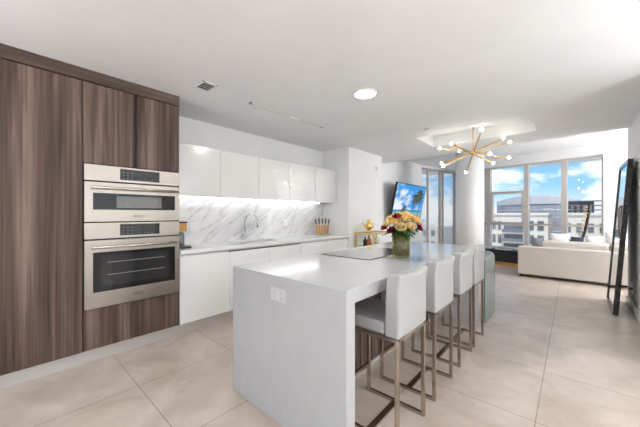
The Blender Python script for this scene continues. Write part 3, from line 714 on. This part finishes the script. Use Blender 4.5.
# ================================================================== TELEVISION
TL, TH = 1.80, 1.01; ty0 = 6.30; top = Vector((-3.10, 0, 2.065)); tl = R(12)
dn = Vector((-math.sin(tl), 0, -math.cos(tl))); nr_ = Vector((math.cos(tl), 0, -math.sin(tl)))
t = thing('television', (-3.43, 7.2, 1.2), 'large flat television tilted down on the wall, showing a blue beach', 'television')
def tvp(u, v, o=0): p = top + dn * (v * TH) + nr_ * o; return (p.x, ty0 + u * TL, p.z)
def tvbox(b, u0, u1, v0, v1, o0, o1, m=0):
    vs = [tvp(u, v, o) for o in (o0, o1) for u, v in ((u0, v0), (u1, v0), (u1, v1), (u0, v1))]
    b.add(vs, [(0, 1, 2, 3), (7, 6, 5, 4), (0, 4, 5, 1), (1, 5, 6, 2), (2, 6, 7, 3), (3, 7, 4, 0)], m)
b = MB(); tvbox(b, 0, 1, 0, 1, -.05, 0); b.build('casing', 'black', t, bevel=.003)
b = MB(); b.box(-3.449, -3.42, 7.0, 7.4, 1.35, 1.75); b.bar((-3.43, 7.2, 1.6), (-3.24, 7.2, 1.62), .05, .05); b.bar((-3.43, 7.2, 1.5), (-3.26, 7.2, 1.5), .05, .05); b.build('wall_mount', 'black', t)
def screen_mat(name, fn):
    m = bpy.data.materials.new(name); m.use_nodes = True; b_ = m.node_tree.nodes['Principled BSDF']
    b_.inputs['Base Color'].default_value = (.01, .01, .01, 1); b_.inputs['Roughness'].default_value = .2
    b_.inputs['Emission Strength'].default_value = .9; fn(m.node_tree, b_); M[name] = m
def flat(c):
    def f(t_, b_): b_.inputs['Emission Color'].default_value = (*c, 1)
    return f
def skyf(t_, b_):
    tcn = t_.nodes.new('ShaderNodeTexCoord'); a = t_.nodes.new('ShaderNodeMapping'); a.inputs['Scale'].default_value = (1, 1.6, 3.4)
    n = t_.nodes.new('ShaderNodeTexNoise'); n.inputs['Scale'].default_value = 1.5; n.inputs['Detail'].default_value = 6
    s = t_.nodes.new('ShaderNodeSeparateXYZ'); t_.links.new(tcn.outputs['Object'], s.inputs[0])
    t_.links.new(tcn.outputs['Object'], a.inputs[0]); t_.links.new(a.outputs[0], n.inputs['Vector'])
    ma = t_.nodes.new('ShaderNodeMath'); ma.operation = 'MULTIPLY_ADD'; ma.inputs[1].default_value = -.28; ma.inputs[2].default_value = .13
    t_.links.new(s.outputs[2], ma.inputs[0])
    ad = t_.nodes.new('ShaderNodeMath'); ad.operation = 'ADD'; t_.links.new(n.outputs[0], ad.inputs[0]); t_.links.new(ma.outputs[0], ad.inputs[1])
    m2 = t_.nodes.new('ShaderNodeMath'); m2.operation = 'MULTIPLY_ADD'; m2.inputs[1].default_value = -.12; m2.inputs[2].default_value = 0
    t_.links.new(s.outputs[1], m2.inputs[0]); a3 = t_.nodes.new('ShaderNodeMath'); a3.operation = 'ADD'; t_.links.new(ad.outputs[0], a3.inputs[0]); t_.links.new(m2.outputs[0], a3.inputs[1])
    r_ = t_.nodes.new('ShaderNodeValToRGB'); r_.color_ramp.elements[0].position = .46; r_.color_ramp.elements[0].color = (.01, .33, .85, 1)
    r_.color_ramp.elements[1].position = .62; r_.color_ramp.elements[1].color = (.85, .95, 1, 1)
    t_.links.new(a3.outputs[0], r_.inputs[0]); t_.links.new(r_.outputs[0], b_.inputs['Emission Color'])
screen_mat('pic_sky', skyf); screen_mat('pic_sea', flat((.01, .32, .62))); screen_mat('pic_surf', flat((.10, .62, .72))); screen_mat('pic_sand', flat((.55, .40, .27)))
screen_mat('pic_palm', flat((.025, .03, .015))); screen_mat('pic_trunk', flat((.13, .09, .06))); screen_mat('pic_figure', flat((.07, .09, .13))); screen_mat('pic_frond', flat((.09, .10, .03)))
b = MB()
def quad(u0, u1, v0, v1, o, m): b.add([tvp(u0, v0, o), tvp(u1, v0, o), tvp(u1, v1, o), tvp(u0, v1, o)], [(0, 3, 2, 1)], m)
def poly(pts, o, m): b.add([tvp(u, v, o) for u, v in pts], [tuple(range(len(pts)))], m)
quad(.012, .988, .02, .66, .0010, 0); quad(.012, .988, .66, .74, .0010, 1); quad(.012, .988, .74, .77, .0010, 2); quad(.012, .988, .77, .98, .0010, 3)
for (u, v0, v1, lean) in ((.62, .33, .93, .01), (.86, .35, .95, -.015)):
    poly([(u - .010 + lean, v0), (u + .010 + lean, v0), (u + .013, v1), (u - .013, v1)], .0018, 5)
def palm(cu_, cv, s):
    rr = random.Random(5 + int(cu_ * 10))
    for k in range(15):
        a = 2 * math.pi * k / 15 + rr.uniform(-.1, .1); ln = s * rr.uniform(.75, 1.1); pts = []; low = []
        for i in range(6):
            q_ = i / 5; w_ = .024 * s / .2 * math.sin(math.pi * (.12 + q_ * .82))
            x_ = cu_ + math.cos(a) * ln * q_ * .62; y_ = cv + math.sin(a) * ln * q_ + .10 * q_ * q_
            nx, ny = -math.sin(a), math.cos(a); pts.append((x_ + nx * w_ * .6, y_ + ny * w_)); low.append((x_ - nx * w_ * .6, y_ - ny * w_))
        poly(pts + low[::-1], .0022 + .0001 * (k % 4), 4 if k % 3 else 7)
palm(.66, .30, .20); palm(.80, .24, .26)
poly([(.20, .97), (.19, .80), (.24, .72), (.27, .64), (.33, .60), (.38, .62), (.42, .70), (.47, .80), (.48, .97)], .0020, 6)
poly([(.29, .63), (.30, .56), (.345, .53), (.39, .56), (.395, .63)], .0021, 6)
b.build('screen', ['pic_sky', 'pic_sea', 'pic_surf', 'pic_sand', 'pic_palm', 'pic_trunk', 'pic_figure', 'pic_frond'], t)

# ================================================================== CEILING FIXTURES
def disc_light(x, y, label, r=.108, e=15):
    t = thing('ceiling_light', (x, y, ZC - .02), label, 'ceiling light', 'round flush ceiling lights')
    MB().lathe((x, y, ZC), [(r + .012, -.001), (r + .010, -.018), (r, -.020), (r, -.004)], 36).build('trim_ring', 'plastic', t)
    MB().lathe((x, y, ZC), [(.0005, -.019), (r * .7, -.0185), (r, -.016)], 36).build('diffuser', 'disc', t)
    l = bpy.data.lights.new('ceiling_light_lamp', 'AREA'); l.shape = 'DISK'; l.size = r * 1.8; l.energy = e; l.color = (1, .97, .93)
    o = bpy.data.objects.new('ceiling_light_lamp', l); o.location = (x, y, ZC - .024); col.objects.link(o)
disc_light(-1.585, 2.488, 'round lit flush ceiling light above the kitchen island')
disc_light(-1.585, -.4, 'added unseen ceiling light behind the camera, toward the cabinets', e=4)  # unseen repeat of the island light, added to brighten the room
disc_light(1.4, 1.0, 'added unseen ceiling light behind the camera, by the side window', e=9)  # another unseen repeat, added as fill on this side
def fill_lamp(x, y, e, label):  # unseen uplights in floor lamp shape, added to brighten the ceiling
    t = thing('fill_uplight', (x, y, 0), label, 'fill lamp', 'added fill uplights out of view')
    MB().lathe((x, y, 0), [(.14, 0), (.14, .02), (.02, .03)], 28).build('base', 'black', t)
    MB().tube([(x, y, .02), (x, y, 1.50)], .012, 12).build('pole', 'black', t)
    MB().lathe((x, y, 1.50), [(.02, 0), (.10, .05), (.20, .12), (.195, .12), (.09, .055), (.001, .02)], 32).build('lamp_shade', 'plastic', t)
    l = bpy.data.lights.new('fill_uplight_source', 'AREA'); l.shape = 'DISK'; l.size = .34; l.energy = e; l.color = (.96, .98, 1)
    o = bpy.data.objects.new('fill_uplight_source', l); o.location = (x, y, 1.615); o.rotation_euler = (math.pi, 0, 0); col.objects.link(o)
fill_lamp(1.7, -.9, 84, 'added fill uplight in the room behind the camera')
fill_lamp(1.9, 2.4, 66, 'added fill uplight right of the camera by the side window')
fill_lamp(-2.0, -2.0, 98, 'added fill uplight behind the camera near the tall cabinets')
fill_lamp(2.2, 6.3, 70, 'added fill uplight in the living room behind the right wall')
t = thing('air_vent', (-2.655, 1.335, ZC - .012), 'square grey slotted air vent in the ceiling near the walnut cabinets', 'air vent')
vx0, vx1, vy0, vy1 = -2.755, -2.555, 1.255, 1.405
b = MB(); f_ = .018
b.box(vx0, vx1, vy0, vy0 + f_, ZC - .010, ZC - .001); b.box(vx0, vx1, vy1 - f_, vy1, ZC - .010, ZC - .001)
b.box(vx0, vx0 + f_, vy0, vy1, ZC - .010, ZC - .001); b.box(vx1 - f_, vx1, vy0, vy1, ZC - .010, ZC - .001); b.build('frame', 'plastic', t)
MB().box(vx0 + f_, vx1 - f_, vy0 + f_, vy1 - f_, ZC - .003, ZC - .001).build('dark_duct', 'dark_gap', t)
for k in range(4):
    x = vx0 + .040 + k * .038
    MB().bar((x, vy0 + f_, ZC - .008), (x, vy1 - f_, ZC - .008), .014, .003, up=(.5, 0, .86)).build('slat', 'alu', t)
t = thing('track_light', (-2.67, 2.45, ZC - .02), 'thin white low-profile track light on the ceiling over the aisle', 'track light')
MB().box(-2.680, -2.660, 1.86, 3.05, ZC - .012, ZC - .001).build('rail', 'alu', t, bevel=.002)
MB().lathe((-2.67, 1.86, ZC), [(.024, -.001), (.022, -.016), (.001, -.018)], 18).build('end_cap', 'greyplastic', t)
MB().lathe((-2.67, 3.05, ZC), [(.020, -.001), (.018, -.014), (.001, -.016)], 18).build('end_cap', 'greyplastic', t)
MB().box(-2.70, -2.64, 2.44, 2.54, ZC - .030, ZC - .012).build('feed_box', 'plastic', t, bevel=.006)
MB().box(-2.685, -2.655, 2.54, 2.62, ZC - .022, ZC - .012).build('connector', 'plastic', t, bevel=.004)
t = thing('sprinkler_cover', (-1.58, 4.142, ZC - .008), 'tiny round grey sprinkler cover on the ceiling beside the recess', 'sprinkler')
MB().lathe((-1.58, 4.142, ZC), [(.045, -.001), (.043, -.007), (.001, -.008)], 24).build('cover_plate', 'alu', t)
# brass burst chandelier
CX, CY, CZ = -1.15, 4.90, 2.25
t = thing('chandelier', (CX, CY, 2.72), 'brass burst chandelier with crossing rods and small round lit bulbs', 'chandelier')
MB().lathe((CX, CY, 2.72), [(.06, -.001), (.058, -.022), (.012, -.026)], 28).build('canopy', 'brass', t)
MB().tube([(CX, CY, 2.70), (CX, CY, CZ)], .006, 10).build('rod', 'brass', t)
b = MB(); b.ball((CX, CY, CZ), .028, 16); b.build('hub', 'brass', t)
rods = [(-.35, .16, -.24, -.012), (.43, -.06, -.14, .004), (.08, .25, -.36, .0), (.45, .21, -.05, .010), (.36, .115, -.26, -.006), (.17, -.02, -.42, .014)]
for lat, up, fw, oz in rods:
    d = Vector((.749 * lat, .6626 * lat, up)) + Vector((-.254, .956, .187)) * fw; d = d.normalized() * .455
    cc = Vector((CX, CY, CZ + oz))
    a = MB().bar(cc - d, cc + d, .017, .017).build('arm', 'brass', t)
    for s_ in (-1, 1):
        e_ = cc + d * s_; dd = d.normalized() * s_
        MB().tube([e_, e_ + dd * .018], .012, 12).build('socket', 'brass', a)
        q_ = e_ + dd * .036; MB().ball(tuple(q_), .021, 14).build('bulb', 'bulb', a)

# ================================================================== SOFA GROUP
t = thing('sofa', (.4, 7.6, 0), 'low ivory sofa seen from behind, in front of the big window', 'sofa')
SX0, SX1 = -.845, 1.75
MB().box(SX0, SX1, 7.195, 7.36, .055, .632).build('back_frame', 'sofa', t, bevel=.025, seg=3)
MB().box(SX0 + .01, SX1, 7.362, 7.97, .055, .40).build('base', 'sofa', t, bevel=.02, seg=3)
MB().box(-.46, .52, 7.365, 7.60, .405, .755).build('back_cushion', 'sofa', t, bevel=.05, seg=4)
MB().box(.53, 1.50, 7.365, 7.60, .405, .755).build('back_cushion', 'sofa', t, bevel=.05, seg=4)
MB().box(SX0 + .02, -.47, 7.365, 7.96, .402, .50).build('seat_cushion', 'sofa', t, bevel=.04, seg=4)
MB().box(-.465, 1.50, 7.605, 7.96, .402, .50).build('seat_cushion', 'sofa', t, bevel=.04, seg=4)
for x in (SX0 + .06, 1.68):
    for y in (7.25, 7.9): MB().box(x - .03, x + .03, y - .03, y + .03, 0, .055).build('foot', 'black', t)
def cushion(x, y, z, sx, sy, sz, m, label, tilt=0, rz=0):
    o = MB().pillow((x, y, z), sx, sy, sz, tilt, rz).build('cushion', m); tag(o, label, 'cushion', 'loose cushions on the sofa'); return o
cushion(-.20, 7.80, .72, .34, .15, .36, 'pillow', 'white cushion left of the navy one on the sofa', R(-12))
cushion(.34, 7.80, .70, .27, .15, .34, 'pillow', 'white cushion between the navy cushion and the plump one', R(-12))
cushion(.66, 7.80, .74, .34, .17, .40, 'pillow', 'plump white cushion on the sofa nearest the mirror', R(-12))
cushion(-.56, 7.80, .66, .20, .11, .26, 'grey_fabric', 'small grey cushion at the left end of the sofa', R(-12))
cushion(.085, 7.80, .69, .20, .13, .30, 'navy', 'navy cushion between the white cushions on the sofa', R(-12))
# slatted lounge chair
t = thing('lounge_chair', (.25, 8.2, 0), 'dark wooden lounge chair with tall slatted back behind the sofa', 'chair')
spine = [(-.42, .34), (-.25, .36), (-.05, .42), (.08, .55), (.16, .75), (.21, .95), (.245, 1.15), (.27, 1.32), (.275, 1.45), (.27, 1.50)]
for y in (8.03, 8.34):
    MB().tube([(x, y, z) for x, z in spine], [.024] * 9 + [.016], 10).build('side_rail', 'darkwood', t)
    b = MB(); b.bar((-.34, y, .34), (-.42, y, 0), .035); b.bar((.02, y, .45), (.20, y, 0), .035); b.build('leg', 'darkwood', t)
for k in range(17):
    f = k / 16 * (len(spine) - 2); i = int(f); q_ = f - i
    x = spine[i][0] * (1 - q_) + spine[i + 1][0] * q_; z = spine[i][1] * (1 - q_) + spine[i + 1][1] * q_
    dx = spine[i + 1][0] - spine[i][0]; dz = spine[i + 1][1] - spine[i][1]; n_ = math.hypot(dx, dz)
    MB().bar((x - dz / n_ * .05, 8.01, z + dx / n_ * .05), (x - dz / n_ * .05, 8.36, z + dx / n_ * .05), .055, .034, up=(dx / n_, 0, dz / n_)).build('slat', 'oak2', t)

# low black bench along the window, with magazines
t = thing('low_bench', (-1.35, 8.55, 0), 'low black bench with wooden plinth under the window, left of the sofa', 'bench')
b = MB(); wbox(b, 1.05, 2.43, .085, .385, -.42, -.065); b.build('body', 'black', t, bevel=.004)
b = MB(); wbox(b, 1.07, 2.41, 0, .084, -.40, -.08); b.build('plinth', 'oak', t)
for i, (tt, w_, z_, m, lb) in enumerate(((1.62, .34, .030, 'paper', 'white book at the bottom of the stack on the black bench'), (1.60, .30, .020, 'paper2', 'grey book on top of the stack on the black bench'), (1.15, .30, .025, 'paper2', 'grey book lying on the bench next to the sofa'), (2.10, .30, .04, 'paper', 'white book at the left end of the black bench'))):
    z0_ = .386 if i != 1 else .417
    b = MB(); wbox(b, tt, tt + w_, z0_, z0_ + z_, -.36, -.14); tag(b.build('book', m, bevel=.003), lb, 'book', 'books on the black bench')

# ================================================================== LEANING MIRROR
t = thing('floor_mirror', (.45, 5.70, 0), 'tall black framed mirror leaning against the right wall', 'mirror')
my0, my1 = 5.235, 6.13; B0 = Vector((.395, 0, .006)); ln_ = Vector((.135, 0, 1.99)); up_ = ln_.normalized(); no_ = Vector((-up_.z, 0, up_.x)); Lm = ln_.length
def mbox(b, v0, v1, y0, y1, o0, o1, m=0):
    vs = []
    for o in (o0, o1):
        for v, y in ((v0, y0), (v0, y1), (v1, y1), (v1, y0)):
            p = B0 + up_ * v - no_ * o; vs.append((p.x, y, p.z))
    b.add(vs, [(0, 1, 2, 3), (7, 6, 5, 4), (0, 4, 5, 1), (1, 5, 6, 2), (2, 6, 7, 3), (3, 7, 4, 0)], m)
b = MB(); fw_ = .05
mbox(b, 0, fw_, my0, my1, 0, .052); mbox(b, Lm - fw_, Lm, my0, my1, 0, .052); mbox(b, fw_, Lm - fw_, my0, my0 + fw_, 0, .052); mbox(b, fw_, Lm - fw_, my1 - fw_, my1, 0, .052)
b.build('frame', 'blackwood', t, bevel=.003)
b = MB(); mbox(b, fw_, Lm - fw_, my0 + fw_, my1 - fw_, .012, .018); b.build('mirror_glass', 'mirror', t)
b = MB(); mbox(b, fw_, Lm - fw_, my0 + fw_, my1 - fw_, .020, .048); b.build('back_board', 'black', t)

# ================================================================== OUTSIDE
g = MB().box(-900, 900, 20, 1200, -46, -45).build('ground', 'ground', org=(0, 20, -46)); struct(g)
def rows(parent, x0, x1, y, cols_, levels, ww_, wh, m='bwin', name='window'):
    for z in levels:
        for k in range(cols_):
            x = x0 + (x1 - x0) * (k + .5) / cols_
            MB().box(x - ww_ / 2, x + ww_ / 2, y - .10, y + .02, z, z + wh).build(name, m, parent)
# white apartment block, left piece
t = thing('apartment_building', (-5.4, 48, -45), 'white stucco apartment block with balconies, left in the main window', 'building')
MB().box(-8.9, -2.2, 45, 56, -45, 1.15).build('wall', 'concrete', t); MB().box(-9.0, -2.1, 44.8, 56.2, 1.15, 1.45).build('parapet', 'concrete', t)
rows(t, -8.9, -7.0, 45, 3, (-.75, -2.55, -4.35), .35, 1.1); rows(t, -4.4, -2.4, 45, 2, (-.75, -2.55, -4.35), .62, 1.15)
for z in (-1.2, -2.4, -3.6, -4.8):
    f_ = MB().box(-6.9, -4.6, 44.0, 45, z, z + .12).build('balcony', 'concrete', t); MB().box(-6.9, -4.6, 43.95, 44.0, z + .12, z + .55).build('railing', 'bdark', f_)
    MB().box(-6.8, -4.7, 44.9, 45.02, z + .14, z + 1.0).build('window', 'bwin', t)
t = thing('apartment_building', (1.2, 48, -45), 'white stucco apartment block behind the sofa, right in the main window', 'building')
MB().box(-.90, 5.2, 45, 56, -45, 1.15).build('wall', 'concrete', t); MB().box(-1.0, 5.3, 44.8, 56.2, 1.15, 1.45).build('parapet', 'concrete', t)
rows(t, -.8, 5.1, 45, 6, (-.85, -2.75, -4.6), .5, 1.05)
# large curved grey glass building
t = thing('glass_building', (-8, 95, -45), 'wide blue grey glass building with pale curved roof, behind the white blocks', 'building')
arc = [(-17 + 19 * k / 12, 92 + 6 * ((k - 7) / 12) ** 2 * 4) for k in range(13)]
n = 13
def arcwall(z0, z1, off_, m, name):
    b = MB(); fr = [(x, y + off_) for x, y in arc]; b.prism(fr + [(2, 118), (-17, 118)], z0, z1); return b.build(name, m, t)
arcwall(-45, 3.9, 0, 'bglass', 'facade')
b = MB(); fr = [(x, y - .3) for x, y in arc]; zt = [4.4 + 1.7 * math.sin(math.pi * min(1, (k + 1.5) / 14)) for k in range(13)]
vs = [(x, y, 3.9) for x, y in fr] + [(x, y, z) for (x, y), z in zip(fr, zt)] + [(x, y + 14, z + 1.0) for (x, y), z in zip(fr, zt)]
b.add(vs, [(i, i + 1, n + i + 1, n + i) for i in range(n - 1)] + [(n + i, n + i + 1, 2 * n + i + 1, 2 * n + i) for i in range(n - 1)])
b.build('roof', 'roofgrey', t)
for z in (2.2, .4, -1.4, -3.2, -5): arcwall(z, z + .18, -.12, 'roofgrey', 'floor_band')
# darker stepped block to the right
t = thing('tower_block', (2, 74, -45), 'dark blue grey block with stacked balconies in the right window pane', 'building')
MB().box(-1.3, 3.0, 70, 84, -45, 3.7).build('wall', 'bdark', t)
for z in (3.7, 2.9, 2.1, 1.3, .5): 
    MB().box(-1.5, 4.6, 69.2, 71, z - .18, z).build('balcony', 'bdark', t)
rows(t, -1.1, 2.9, 70, 5, (1.4,), .42, 1.6, 'concrete', 'column')
for x, y, wd_, h_, lb in ((-27, 62, 12, -1.6, 'pale low block beyond the balcony railing'),):
    t = thing('distant_building', (x, y, -45), lb, 'building')
    MB().box(x - wd_ / 2, x + wd_ / 2, y, y + 12, -45, h_).build('wall', 'concrete', t)
    rows(t, x - wd_ / 2 + .4, x + wd_ / 2 - .4, y, 6, (h_ - 1.8, h_ - 4.2), .8, 1.2)
